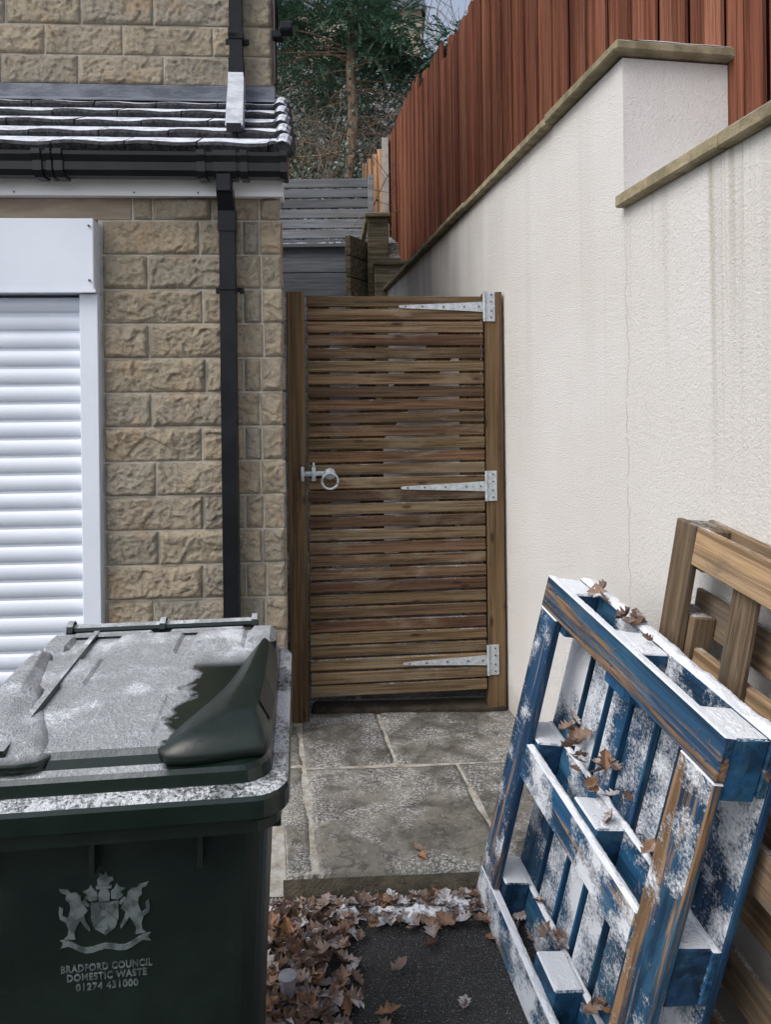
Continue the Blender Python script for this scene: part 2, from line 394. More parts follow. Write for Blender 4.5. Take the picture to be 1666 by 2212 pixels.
# ================================================================= HOUSE
H=empty('stone_house',(-.45,3.24,0),math.radians(3.5))
beds=[2.355-.15*k for k in range(17)]
st=MB(); sd=1
def row(xs,z0,z1,y=0,depth=.022,res=.0075):
    global sd
    for a,b in zip(xs[:-1],xs[1:]):
        sd+=1; rock(st,a,b,z0,z1,y,depth,sd,res)
row([-.64,-.555,-.30,-.24,-.095,0],2.355,2.455,res=.005)
for k in range(16):
    z1=beds[k]; z0=beds[k+1]
    if z0<-.06: z0=-.06
    if k%2==0: xs=[-.774,-.345+R(-.012,.012),-.17,-.09+R(-.015,.01),0+R(0,.012)]
    else: xs=[-.774,-.55+R(-.03,.012),-.235,-.085+R(-.02,.01),0+R(0,.012)]
    row(xs,z0,z1,0,.024 if k%2 else .021,.005)
UZ=[3.035+.1535*k for k in range(11)]
for k in range(10):
    xs=[-.08]; x=-.08-(.16 if k%2 else .30)
    while x>-2.7:
        xs.append(x); x-=R(.36,.46)
    xs.append(-2.75); xs=xs[::-1]
    row(xs,UZ[k],UZ[k+1],.565,.018,.0065 if k<5 else .02)
st.obj('stone_blocks',STONE,H,smooth=True)
HD=3.1; HZ=4.75
SH0=Matrix.Identity(4); SH0[0][1]=-.105
SH1=Matrix.Identity(4); SH1[0][1]=-.105; SH1[0][3]=.105*.565
b=MB()
b.box(-.79,-.003,.0,.30,-.1,2.47,M=SH0); 
b.box(-3.9,-3.2,.0,.3,-.1,2.47); b.box(-3.2,-.79,.012,.3,2.36,2.47)
b.box(-3.9,-.083,.565,HD,-.1,HZ,M=SH1)
b.box(-.3,-.003,.30,.563,-.1,2.6,M=SH0)
b.obj('wall_core',MORTAR,H)
sb=MB()
for k in range(31):
    z0=-.06+.1535*k
    x=.58+(k%2)*.2
    while x<HD-.1:
        L=R(.36,.46); sb.box(-.12,-.072+R(0,.008),x,min(x+L-.01,HD-.01),z0+.005,z0+.148,bev=.004,M=SH1); x+=L
for k in range(16):
    z0=-.04+.15*k; sb.box(-.02,.006+R(0,.004),.012+R(0,.01),.27 if k%2 else .40,z0+.005,z0+.145,bev=.004,M=SH0)
    sb.box(-.02,.006+R(0,.004),.28 if k%2 else .41,.56,z0+.005,z0+.145,bev=.004,M=SH0)
sb.obj('side_wall_blocks',STONE,H)
one('lintel',LINTEL,H,-3.3,-.645,-.004,.1,2.357,2.452,.004)
rf=MB()
rf.add([(-4,.47,HZ),(-.06,.47,HZ),(-.06,HD+.1,HZ),(-4,HD+.1,HZ),(-4,1.85,HZ+.8),(-.06,1.85,HZ+.8)],[(0,1,5,4),(2,3,4,5),(1,2,5),(3,0,4),(3,2,1,0)],0,SH1)
rf.obj('main_roof',TILE,H)
# --- roller shutter
sh=MB()
sh.box(-3.2,-.782,-.085,.10,2.032,2.343,bev=.004)
sh.obj('shutter_box',SHUT,H)
one('shutter_box_trim',SHUT,H,-3.2,-.776,-.088,-.086,2.030,2.045)
sh=MB(); sh.box(-.856,-.779,-.052,.06,-.04,2.030,bev=.003); sh.box(-3.20,-3.12,-.052,.06,-.04,2.030,bev=.003)
sh.obj('guide_rails',SHUT,H)
sh=MB(); z=2.02; p=.0765
while z>-.02:
    prf=[]
    for i in range(9):
        t=i/8; zz=z-p*t
        prf.append((zz,-.006-.013*math.sin(math.pi*min(1,t/.86))**.6 if t<.86 else -.004))
    for (za,ya),(zb,yb) in zip(prf[:-1],prf[1:]):
        sh.add([(-3.14,ya,za),(-.85,ya,za),(-.85,yb,zb),(-3.14,yb,zb)],[(0,3,2,1)])
    sh.add([(-3.14,-.004,z-p*.9),(-.85,-.004,z-p*.9),(-.85,.012,z-p*.95),(-3.14,.012,z-p*.95)],[(0,3,2,1)])
    z-=p
sh.obj('shutter_slats',SHUT,H,smooth=False)
sc=MB()
for (x,z) in ((-.80,2.31),(-.80,2.08)): sc.tube([(x,-.093,z),(x,-.084,z)],.005,.005,8)
for x in (-1.30,-1.12,-.62,-.35): sc.tube([(x,-.055,2.462),(x,-.0525,2.462)],.004,.004,8)
sc.obj('shutter_rivets',SCREW,H)
# --- fascia, gutter, lean-to roof
one('fascia',WHITEP,H,-3.9,.012,-.045,.05,2.452,2.60,.003)
one('fascia_lower_lip',WHITEP,H,-3.9,.015,-.052,-.046,2.449,2.468)
g=MB()
gp=[(-.055,2.60),(-.058,2.535),(-.075,2.512),(-.13,2.508),(-.148,2.528),(-.152,2.56),(-.166,2.585),(-.168,2.600),(-.160,2.600),(-.155,2.585),(-.142,2.56),(-.138,2.535),(-.12,2.52),(-.08,2.52),(-.065,2.54),(-.062,2.60)]
def prof(mb,x0,x1,pts,grow=0):
    cy=sum(p[0] for p in pts)/len(pts); cz=sum(p[1] for p in pts)/len(pts)
    pp=[(y+(grow if y>cy else -grow),z+(grow*.3 if z>cz else -grow)) for y,z in pts] if grow else pts
    mb.loft([[(x0,y,z) for y,z in pp],[(x1,y,z) for y,z in pp]])
prof(g,-3.9,.035,gp)
g.obj('gutter',BLACKG,H,fix=True)
g=MB()
out=[(-.052,2.604),(-.054,2.53),(-.073,2.506),(-.132,2.502),(-.153,2.526),(-.157,2.56),(-.172,2.583),(-.174,2.604)]
for x0,x1 in ((-1.0,-.965),(-.945,-.925),(-.915,-.88),(-.335,-.30),(-.155,-.125),(.01,.04)):
    prof(g,x0,x1,out,.004)
prof(g,-.268,-.172,out,.002)
g.obj('gutter_brackets',BLACKG,H,fix=True)
rt=MB()
y0,z0,y1,z1=-.125,2.612,.56,3.10
nrow=5; L=math.hypot(y1-y0,z1-z0); dy=(y1-y0)/L; dz=(z1-z0)/L
for k in range(nrow):
    s0=k*L/nrow; s1=(k+1)*L/nrow+.04
    x=-3.9+(k%2)*.15
    while x<-.01:
        xe=min(x+.295,.035-.013*k)
        th=.042
        a=Vector((0,y0+dy*s0,z0+dz*s0)); bq=Vector((0,y0+dy*s1,z0+dz*s1-.03))
        j=R(-.004,.004)
        up=Vector((0,-dz,dy))
        nseg=6
        rings=[]
        for q_ in range(nseg+1):
            xx=x+.002+(xe-x-.004)*q_/nseg; wv=.004*math.sin(math.pi*2*q_/nseg)
            ring=[]
            for pnt,t,fw in ((a,0,0),(a,th*.75+j+wv,-.004),(a,th+j+wv,.008),(bq,th-.008,0),(bq,-.004,0)):
                qv=pnt+up*t; ring.append((xx,qv.y+fw*dy,qv.z+fw*dz))
            rings.append(ring)
        rt.loft(rings)
        x+=.297
rt.obj('lean_to_tiles',TILE,H,fix=True)
vg=MB()
for k in range(nrow):
    s0=k*L/nrow-.010; s1=(k+1)*L/nrow
    xo=-.013*k
    pts=[]
    for i in range(9):
        t=math.pi*i/8
        pts.append((.020+xo+.048*math.cos(t),-.02+.070*math.sin(t)))
    a=Vector((0,y0+dy*s0,z0+dz*s0)); bq=Vector((0,y0+dy*s1,z0+dz*s1)); up=Vector((0,-dz,dy))
    rings=[]
    for pnt,ex in ((a,.004),(bq,-.010)):
        rings.append([(x,(pnt+up*(h+ex)).y,(pnt+up*(h+ex)).z) for x,h in pts])
    vg.loft(rings)
vg.obj('verge_caps',TILE,H,fix=True)
b=MB(); b.add([(-3.9,-.10,2.60),(.0,-.10,2.60),(-.09,.56,3.08),(-3.9,.56,3.08),(-3.9,.56,2.5),(-.03,.56,2.5),(0,.0,2.5),(-3.9,0,2.5)],[(0,1,2,3),(1,6,5,2),(0,7,6,1)])
b.obj('lean_to_underlay',SOIL,H)
fl=MB(); fl.box(-3.9,-.064,.538,.562,3.06,3.185,bev=.003)
fl.add([(-3.9,.43,3.06),(-.06,.43,3.06),(-.06,.54,3.12),(-3.9,.54,3.12)],[(0,1,2,3)])
fl.obj('lead_flashing',LEAD,H)
# --- downpipes
dp=MB()
dp.box(-.256,-.194,-.158,-.095,2.44,2.515,bev=.004)
def sqtube(mb,pts,hw,hd,mi=0):
    rings=[]
    for i,(x,y,z) in enumerate(pts):
        rings.append([(x-hw,y-hd,z),(x+hw,y-hd,z),(x+hw,y+hd,z),(x-hw,y+hd,z)])
    mb.loft(rings,mi)
sqtube(dp,[(-.225,-.115,2.46),(-.225,-.062,2.375),(-.225,-.058,2.36)],.034,.034)
sqtube(dp,[(-.225,-.060,2.385),(-.225,-.060,2.29)],.036,.036)
sqtube(dp,[(-.225,-.060,2.36),(-.225,-.060,-.05)],.0325,.031)
dp.box(-.285,-.165,-.020,-.008,2.035,2.060,bev=.003); dp.box(-.262,-.188,-.096,-.01,2.037,2.058,bev=.003)
dp.obj('downpipe',BLACK,H,fix=True)
dp=MB()
xu=-.255
sqtube(dp,[(xu,.51,3.22),(xu,.51,HZ)],.032,.030)
sqtube(dp,[(xu,.51,3.20),(xu,.51,3.30)],.036,.034)
dp.box(xu-.06,xu+.06,.546,.556,3.40,3.43,bev=.002); dp.box(xu-.037,xu+.037,.474,.55,3.403,3.427,bev=.002)
sqtube(dp,[(xu,.508,3.40),(xu,.508,3.45)],.036,.034)
dp.obj('downpipe_upper',BLACK,H,fix=True)
dp=MB(); sqtube(dp,[(xu,.50,3.225),(xu+.02,.36,3.12),(xu+.055,.03,2.80),(xu+.058,.0,2.765)],.038,.030)
dp.obj('downpipe_shoe',BLACKF,H,fix=True)
dp=MB(); dp.box(xu+.026,xu+.090,-.036,-.0302,2.735,2.772); dp.obj('shoe_opening',BLACK,H)
dp=MB(); dp.box(-.075,-.02,.50,.56,3.42,3.46,bev=.006); dp.box(-.03,.035,.44,.52,3.43,3.475,bev=.008)
dp.tube([(-.062,.545,3.2),(-.062,.545,HZ)],.009,.009,8); dp.tube([(-.05,.56,3.45),(-.045,.54,3.75),(-.06,.55,3.95)],.006,.006,6)
dp.obj('security_light',BLACK,H,fix=True)

# ================================================================= GATE
G=empty('slatted_wooden_gate',(-.456,3.42,0),math.radians(5.6))
gm=MB(); gm.box(0,.084,-.012,.075,.02,2.073,bev=.003); gm.obj('post_latch_side',GPOST,G)
gm=MB(); gm.box(.938,1.022,-.010,.075,.02,2.077,bev=.003); gm.obj('post_hinge_side',GPOST,G)
gm=MB()
zt_=2.055; pit=.0607
for k in range(31):
    z1=zt_-pit*k; j=R(-.0012,.0012)
    x0=.093+R(-.001,.001); x1=.931+R(-.001,.001)
    gm.box(x0,x1,-.006+R(-.002,.002),.022,z1-.0498+j,z1+j,bev=.003,jit=.0012)
gm.obj('slats',GATE,G)
gm=MB()
gm.box(.10,.20,.023,.07,.19,2.04,bev=.002); gm.box(.825,.925,.023,.07,.19,2.04,bev=.002)
gm.box(.20,.825,.023,.07,.25,.34,bev=.002); gm.box(.20,.825,.023,.07,1.10,1.20,bev=.002); gm.box(.20,.825,.023,.07,1.90,2.0,bev=.002)
# ledge-and-brace diagonals on the back
for (za,zb_) in ((.34,1.10),(1.20,1.90)):
    gm.add([(.20,.024,za),(.29,.024,za),(.825,.024,zb_-.09),(.825,.024,zb_),(.735,.024,zb_),(.20,.024,za+.09),
            (.20,.068,za),(.29,.068,za),(.825,.068,zb_-.09),(.825,.068,zb_),(.735,.068,zb_),(.20,.068,za+.09)],
           [(0,1,2,3,4,5),(11,10,9,8,7,6),(1,7,8,2),(4,10,11,5)])
gm.obj('frame_and_braces',GPOST,G)
hg=MB(); sw=MB()
for (zc,xo) in ((2.003,.0),(1.150,.010),(.323,.010)):
    xp=.938
    hg.box(xp-.002,xp+.048,-.017,-.0115,zc-.068,zc+.075,bev=.001)
    hg.tube([(xp-.004,-.018,zc-.068),(xp-.004,-.018,zc+.075)],.007,.007,8)
    xs=[(xp-.01,.024),(xp-.10,.019),(xp-.39,.0075),(xp-.405,.006),(xp-.412,.002)]
    top=[(x,-.0125,zc+h+.002) for x,h in xs]; bot=[(x,-.0125,zc-h+.002) for x,h in xs]
    n=len(xs); vs=top+bot+[(x,-.0085,z) for x,y,z in top]+[(x,-.0085,z) for x,y,z in bot]
    fs=[]
    for i in range(n-1):
        fs+=[(i,i+1,n+i+1,n+i),(2*n+i,2*n+i+1,i+1,i),(n+i,n+i+1,3*n+i+1,3*n+i)]
    hg.add(vs,fs)
    for x in (xp-.03,xp-.10,xp-.20,xp-.30,xp-.38): sw.tube([(x,-.0155,zc+.002),(x,-.012,zc+.002)],.0045,.0045,8)
    for zz in (-.05,-.018,.025,.058): sw.tube([(xp+.03,-.0195,zc+zz),(xp+.03,-.017,zc+zz)],.0045,.0045,8)
hg.obj('tee_hinges',GALV,G,fix=True); sw.obj('hinge_screws',SCREW,G)
lt=MB(); zl=1.228
lt.box(.062,.195,-.020,-.014,zl-.011,zl+.011,bev=.002)
lt.box(.058,.074,-.030,-.0125,zl-.034,zl+.034,bev=.003)
lt.box(.108,.128,-.030,-.0085,zl-.034,zl+.034,bev=.003)
lt.box(.112,.124,-.034,-.0085,zl+.03,zl+.052,bev=.003)
lt.tube([(.192,-.026,zl-.002),(.192,-.008,zl-.002)],.026,.030,8)
lt.tube([(.192,-.040,zl+.002),(.192,-.022,zl+.002)],.010,.012,10)
pts=[(.193+.037*math.sin(a),-.040-.006*math.cos(a),zl-.034+.037*math.cos(a)) for a in [2*math.pi*i/28 for i in range(29)]]
lt.tube(pts,.0058,.0058,8)
lt.obj('ring_latch',GALV,G,fix=True,smooth=True)

# ================================================================= RETAINING WALL + copings + fence
ang=math.atan2(1,-.165)
W=empty('rendered_retaining_wall',(1.1545,0,0),ang)
TC=2.372
one('wall_near',RENDER,W,-2.5,TC-.0015,-.38,.003,-.3,2.146)
one('wall_far',RENDER,W,TC+.0015,7.25,-.38,.0,-.3,2.628)
one('wall_joint',SOIL,W,TC-.002,TC+.002,-.3,-.004,-.2,2.14)
cp=MB()
x=-2.5
while x<TC-.05:
    e=min(x+.62,TC-.002); cp.box(x,e-.004,-.41,.036,2.147,2.186,bev=.005,jit=.0015); x+=.62
x=TC-.035
while x<7.3:
    e=min(x+.60,7.32); cp.box(x,e-.004,-.42,.040+R(-.006,.006),2.630+R(-.004,.004),2.668+R(-.004,.004),bev=.006,jit=.003); x+=.60
cp.obj('stone_coping',COPING,W)
sn=MB()
for (x0,x1,y0_,y1_,z_) in ((TC-.03,TC+.5,-.41,-.0,2.671),(.3,TC-.02,-.40,-.06,2.1885)):
    nn=40; vs=[];fs=[]
    for i in range(nn+1):
        for j in range(9):
            x=x0+(x1-x0)*i/nn; y=y0_+(y1_-y0_)*j/8
            ed=min(i,nn-i,j*3,(8-j)*3)
            vs.append((x+.004*noise.noise(Vector((x*30,y*30,2))),y+.012*noise.noise(Vector((x*25,y*25,7))),z_+(.0 if ed==0 else .008+.004*noise.noise(Vector((x*20,y*20,1))))))
    for i in range(nn):
        for j in range(8): q_=i*9+j; fs.append((q_,q_+9,q_+10,q_+1))
    sn.add(vs,fs)
sn.obj('snow_on_coping',SNOW,W,smooth=True)
F=empty('timber_fence',(1.545,0,0),ang)
fb=MB(); fg=MB(); t=.3
def ftop(t):
    y=t*.9867
    if y<2.4: return 4.30
    if y<4.2: return 4.36
    if y<6.12: return 4.44
    if y<7.1: return 4.62
    return 4.78
kk=0
while t<9.0:
    w=.084+R(-.003,.003)
    h=ftop(t)+R(-.018,.018)
    lo=2.06 if t<6.8 else 2.9
    o=.010*(kk%2)
    fb.box(t,t+w,-.004+o+R(0,.003),.016+o+R(-.002,.002),lo,h,bev=.003,jit=.0018)
    fg.box(t+w-.05,t+w+.052,-.034,-.022,lo,h-.02)  # backing strip coloured dark to draw the shadow line in each gap
    t+=.103; kk+=1
fb.obj('boards',FENCE,F); fg.obj('gap_shade_boards',FGAP,F)
fp=MB()
for t in (.45,2.2,4.25,6.2,7.2,9.0): fp.box(t,t+.09,-.14,-.038,2.0,ftop(t+.2)+.03,bev=.004)
for zz in (2.4,3.2,4.1): fp.box(.3,9.0,-.08,-.036,zz,zz+.07)
fp.obj('posts_and_rails',FENCE,F)
E=empty('pale_board_fence',(0,0,0))
b=MB(); x=-.24
for i in range(4):
    b.box(x,x+.054,8.70+.01*i,8.72+.01*i,3.2,4.45+.06*i,bev=.002); x+=.060
b.obj('boards',NEWWOOD,E)
one('concrete_post',CONC,E,-.005,.075,8.66,8.74,3.0,4.74,.006)

# ================================================================= grey slat fence + planter + sleepers
S=empty('grey_slatted_fence')
b=MB()
for i in range(7):
    z=3.30+.110*i; b.box(-3.2,-.165,8.0+R(-.004,.004),8.022,z,z+.092,bev=.003)
b.obj('slats',GREYW,S)
b=MB(); 
for x in (-3.0,-1.1,-.24): b.box(x,x+.07,8.024,8.1,2.7,4.02)
b.box(-.162,-.10,7.97,8.05,2.7,4.08,bev=.004)
b.obj('posts',GREYW,S)
P=empty('grey_timber_planter')
b=MB()
for i in range(13):
    z=.02+.245*i; b.box(-3.2,-.27,7.60+R(-.003,.003),7.66,z,z+.238,bev=.004)
b.box(-3.2,-.25,7.55,7.72,3.212,3.252,bev=.004)
b.box(-3.2,-.27,7.66,7.99,1.9,3.15)
b.obj('planks',GREYW,P)
b=MB()
for i in range(60):
    b.box(*(lambda x,y:(x,x+R(.02,.06),y,y+R(.01,.03),3.253,3.257+R(0,.01)))(R(-1.1,-.35),R(7.56,7.68)),bev=.001)
b.obj('snow_and_leaf_litter',SNOW,P)
P=empty('sleeper_retaining_steps')
b=MB()
b.box(-.155,.05,7.10,7.30,2.3,3.385,bev=.008); b.box(-.175,.07,7.06,7.34,3.387,3.43,bev=.006)
b.box(-.085,.22,6.80,7.06,1.6,2.865,bev=.008); b.box(-.10,.24,6.76,7.08,2.867,2.905,bev=.006)
M=Matrix.Translation((-.20,7.25,3.02))@Matrix.Rotation(math.radians(62),4,'Z')
for i in range(6):
    b.box(-.30,.30,-.03,.03,-.62+.2*i-.4,-.43+.2*i-.4,0,M,bev=.004)
b.add([(-.29,7.62,3.05),(-.25,7.62,3.05),(-.13,7.12,3.36),(-.17,7.12,3.36),(-.29,7.62,3.12),(-.25,7.62,3.12),(-.13,7.12,3.43),(-.17,7.12,3.43)],[(0,1,2,3),(4,7,6,5),(0,4,5,1),(1,5,6,2),(2,6,7,3),(3,7,4,0)])
b.obj('timbers',SLEEP,P,fix=True)
b=MB(); b.box(-.26,.3,7.35,7.59,-.1,1.97); b.box(-.26,.4,7.36,8.2,1.9,2.94); b.obj('earth_fill',SOIL,P)

# ================================================================= GROUND
def gz(y):
    if y<1.2: return -.159
    if y<2.26: return -.15*(2.26-y)
    return 0.0
b=MB()
xs=[-200,-60,-20,-8,-4,-2,-1,0,1,2,4,8,20,60,200]; ys=[-200,-60,-20,-6,-2,0,1.2,1.5,1.8,2.05,2.26,2.5,4,8,20,60,200]
vs=[(x,y,gz(y)) for y in ys for x in xs]; n=len(xs)
b.add(vs,[(j*n+i,j*n+i+1,(j+1)*n+i+1,(j+1)*n+i) for j in range(len(ys)-1) for i in range(n-1)])
b.obj('driveway_ground',ASPH)
O=Vector((-.325,2.285,0)); U=Vector((1,.048,0)); V=Vector((-.165,1,0))
def Pq(a,bb,z): p=O+U*a+V*bb; return (p.x,p.y,z)
def slab(mb,a0,a1,b0,b1,z0,z1,bev=.005,mi=0):
    na=max(2,int((a1-a0)/.022)); nb=max(2,int((b1-b0)/.022))
    vs=[];fs=[]
    tz=R(-.002,.002)
    for j in range(nb+1):
        for i in range(na+1):
            a=a0+(a1-a0)*i/na; bb=b0+(b1-b0)*j/nb
            ed=min(i,na-i,j,nb-j)
            p=Pq(a,bb,0); h=z1+tz+.0028*noise.noise(Vector((p[0]*6,p[1]*6,z1*9)))+.0014*noise.noise(Vector((p[0]*22,p[1]*22,0)))
            if ed==0: h-=bev
            vs.append((p[0]+(.0018*noise.noise(Vector(p)*20)),p[1]+.0018*noise.noise(Vector(p)*20+Vector((3,3,3))),h))
    Wd=na+1
    for j in range(nb):
        for i in range(na):
            q=j*Wd+i; fs.append((q,q+1,q+Wd+1,q+Wd))
    rim=[i for i in range(na+1)]+[j*Wd+na for j in range(1,nb+1)]+[nb*Wd+i for i in range(na-1,-1,-1)]+[j*Wd for j in range(nb-1,0,-1)]
    o=len(vs)
    for k in rim: vs.append((vs[k][0],vs[k][1],z0))
    m_=len(rim)
    for k in range(m_): fs.append((rim[(k+1)%m_],rim[k],o+k,o+(k+1)%m_))
    mb.add(vs,fs,mi)
PV=empty('alley_paving')
b=MB(); Z=.078
slab(b,0.0,.088,.0,.70,.03,Z); slab(b,0.0,.088,.712,1.5,.03,Z)
slab(b,.10,.705,.0,.675,.03,Z); slab(b,.718,1.14,.0,.675,.03,Z)
slab(b,.10,.462,.69,1.36,.03,Z); slab(b,.475,1.14,.69,1.36,.03,Z)
bb=1.375
for k in range(7):
    c=.6 if k%2 else .4
    slab(b,-.02,c,bb,bb+.6,.03,Z); slab(b,c+.012,1.14,bb,bb+.6,.03,Z); bb+=.615
b.obj('slabs',PAVE,PV,smooth=True)
b=MB()
b.add([Pq(.003,.004,.0),Pq(1.16,.004,.0),Pq(1.16,5.2,.0),Pq(.003,5.2,.0),Pq(.003,.004,.073),Pq(1.16,.004,.073),Pq(1.16,5.2,.073),Pq(.003,5.2,.073)],[(4,5,6,7),(0,1,5,4),(1,2,6,5),(2,3,7,6),(3,0,4,7)])
b.obj('bedding',JOINT,PV)
b=MB()
nseg=60; vs=[];fs=[]
for i in range(nseg+1):
    a=-.01+1.17*i/nseg
    for (bv,z) in ((.0,.029),(-.012,.040),(-.012+.003*noise.noise(Vector((a*30,0,0))),.0),(-.014,-.03)):
        p=Pq(a,bv+.004*noise.noise(Vector((a*18,z*40,2))),z); vs.append(p)
for i in range(nseg):
    for k in range(3): q=i*4+k; fs.append((q,q+1,q+5,q+4))
b.add(vs,fs)
p=[Pq(-.01,-.004,-.03),Pq(1.16,-.004,-.03),Pq(1.16,.02,-.03),Pq(-.01,.02,-.03),Pq(-.01,-.004,.064),Pq(1.16,-.004,.064),Pq(1.16,.02,.064),Pq(-.01,.02,.064)]
b.add(p,[(0,1,5,4),(3,0,4,7),(1,2,6,5)])
b.obj('step_riser',STEP,PV)
b=MB(); b.add([(-.52,2.28,.012),(-.30,2.28,.012),(-.44,3.3,.03),(-.9,3.3,.03)],[(0,1,2,3)]); b.obj('gravel_strip',JOINT,PV)
one('gate_threshold_soil',SOIL,PV,-.37,.56,3.50,3.60,.05,.105,.01)
b=MB(); b.tube([(-.275,1.93,-.06),(-.275,1.93,.03)],.021,.021,16); b.tube([(-.275,1.93,.03),(-.275,1.93,.037)],.024,.024,16); b.obj('drain_pipe_stub',GPIPE)

# hillside + bank
b=MB()
nx,ny=50,40; vs=[];fs=[]
def hz(x,y):
    yy=max(0,y-8.1); base=3.25+.60*min(yy,17)+.1*max(0,yy-17)
    return base+.35*noise.noise(Vector((x*.35,y*.35,1)))+.12*noise.noise(Vector((x*1.3,y*1.3,4)))
for j in range(ny+1):
    y=8.1+ (j/ny)**1.6*70
    for i in range(nx+1):
        t=(i/nx)*2-1; x=(abs(t)**1.8)*math.copysign(60,t)
        vs.append((x,y,hz(x,y) if y>8.15 else 3.2))
for j in range(ny):
    for i in range(nx): q=j*(nx+1)+i; fs.append((q,q+1,q+nx+2,q+nx+1))
for i in range(nx):
    o=len(vs); a=vs[i]; c=vs[i+1]; vs+= [(a[0],8.09,-.1),(c[0],8.09,-.1)]; fs.append((o,o+1,i+1,i))
b.add(vs,fs)
def wx(y,o): return 1.1545-.165*y+o
vs=[];ys=[-30,-2,0,2,4,6,7,8.1]
for y in ys:
    for o in (.36,1,4,60): 
        vs.append((wx(y,o) if y>-3 else 1.1545+.4+o,y,2.06+max(0,y-4.5)*.30))
for j in range(len(ys)-1):
    for i in range(3): q=j*4+i; fs2=(q,q+1,q+5,q+4); b.add([vs[k] for k in fs2],[(0,1,2,3)])
b.obj('hillside',HILL)

# ================================================================= VEGETATION
def leafquad(vs,fs,p,d,side,L,w):
    o=len(vs)
    vs.extend([p-side*w*.5, p+d*L*.5-side*w, p+d*L, p+d*L*.5+side*w]); fs.append((o,o+1,o+2,o+3))
def rv(): 
    return Vector((R(-1,1),R(-1,1),R(-1,1)))
T=empty('conifer_tree')
b=MB()
tr=[(-.42,9.2,3.9),(-.40,9.2,4.6),(-.36,9.2,5.2),(-.39,9.2,5.8),(-.35,9.25,6.5),(-.34,9.3,7.8)]
b.tube(tr,.078,.045,10)
for i in range(60):
    z=R(4.6,7.2); a=R(0,2*math.pi); L=R(.5,1.7)
    p=Vector((-.37,9.2,z)); d=Vector((math.cos(a),abs(math.sin(a))*.7,R(-.1,.45)))
    pts=[p]
    for k in range(6): 
        d=d+rv()*.22+Vector((0,0,-.07)); pts.append(pts[-1]+d.normalized()*L/6)
    b.tube(pts,R(.007,.018),.003,5)
b.obj('trunk_and_branches',BARK,T,smooth=True)
def canopy_low(x): return 5.78+.14*math.sin(x*4+1)+.10*math.sin(x*9)+(.12 if x>.3 else 0)
def spray(vs,fs,p,d,L,n=11,lw=.013,ll=.064):
    d=d.normalized(); q=p.copy()
    nrm=(Vector((0,0,1))+rv()*.5).normalized()
    for k in range(n):
        d=(d+Vector((0,0,-.07))+rv()*.05).normalized(); q=q+d*(L/n)
        side=d.cross(nrm).normalized(); s=1-.6*k/n
        for sg in (-1,1):
            dd=(d*.8+side*sg*R(.5,.95)+rv()*.15).normalized()
            leafquad(vs,fs,q,dd,dd.cross(nrm).normalized(),ll*s*R(.8,1.5),lw)
vs=[];fs=[]
cl=[]
for i in range(165):
    x=R(-1.9,1.1); lo=canopy_low(x); hi=7.7
    if x>0.0: hi=6.30
    if x>.42:
        hi=6.0
        if random.random()<.35: continue
    z=R(lo+.05,hi) if hi>lo+.1 else lo+.08
    cl.append((Vector((x,R(8.7,10.3),z)),R(.20,.46)))
for c,r in cl:
    for k in range(17):
        o=rv(); 
        if o.length>1.2: continue
        d=Vector((o.x,o.y-.25,o.z*.5-.02))
        spray(vs,fs,c+o*r*.35,d,r*R(.8,1.3))
b=MB(); b.add(vs,fs); b.obj('foliage',CONIF,T)
vs=[];fs=[]
for i in range(200):
    y=R(12.0,21); x=R(-4.2,.09*y) if y>15 else R(-3.2,1.3)
    hi=1.7 if x<0 else .3
    z=hz(x,y)+abs(R(.1,hi))
    if x/y>-.005 and (z-1.51)/y>.42: continue
    r=R(.35,.8)
    c=Vector((x,y,z))
    for k in range(12):
        o=rv(); spray(vs,fs,c+o*r*.4,Vector((o.x,o.y-.4,o.z*.4-.1)),r*R(.8,1.3),7,.02,.11)
b=MB(); b.add(vs,fs); b.obj('background_trees',BTREE)
vs=[];fs=[]; vs2=[];fs2=[]
for i in range(12000):
    y=8.15+abs(random.gauss(0,1))*2.4; x=R(-2.6,1.9); 
    if noise.noise(Vector((x*1.6,y*1.6,3)))<-.12: continue
    z=hz(x,y)+R(0,1)**2*(.6+.8*max(0,noise.noise(Vector((x*1.2,y*1.2,9)))))
    d=rv().normalized(); s=d.cross(rv()).normalized()
    leafquad(vs,fs,Vector((x,y,z)),d,s,R(.03,.075),R(.012,.028))
for i in range(520):
    z=random.choice([R(3.9,4.8),R(3.9,5.8)]); a=R(0,6.28); r=R(.07,.16)
    d=rv().normalized(); s=d.cross(rv()).normalized()
    leafquad(vs2,fs2,Vector((-.38+math.cos(a)*r,9.2+math.sin(a)*r,z)),d,s,R(.04,.075),R(.016,.028))
for i in range(1500):
    x,y=random.choice([(-.95,8.5),(-.7,8.45),(-.5,8.5),(-1.1,8.6),(.0,9.6),(-1.2,9.2),(-.7,10.4),(.15,10.6),(-1.0,11.2)]); 
    p=Vector((x+random.gauss(0,.16),y+R(-.2,.2),hz(x,y)+.35+random.gauss(0,.30)))
    d=rv().normalized(); s=d.cross(rv()).normalized()
    leafquad(vs2,fs2,p,d,s,R(.03,.06),R(.012,.02))
U_=empty('bank_undergrowth')
b=MB(); b.add(vs,fs); b.obj('leaves',IVY,U_)
b=MB(); b.add(vs2,fs2); b.obj('frosted_ivy',IVYF,U_)
b=MB()
for i in range(420):
    x=R(-1.9,1.3); y=R(8.4,12); p=Vector((x,y,hz(x,y)-.05)); d=Vector((R(-.7,.7),R(-.4,.2),R(.5,1.2)))
    pts=[p]; L=R(.7,2.0)
    for k in range(7):
        d=d+rv()*.35+Vector((0,0,-.06)); pts.append(pts[-1]+d.normalized()*L/7)
    b.tube(pts,R(.004,.012),.0025,4,cap=False)
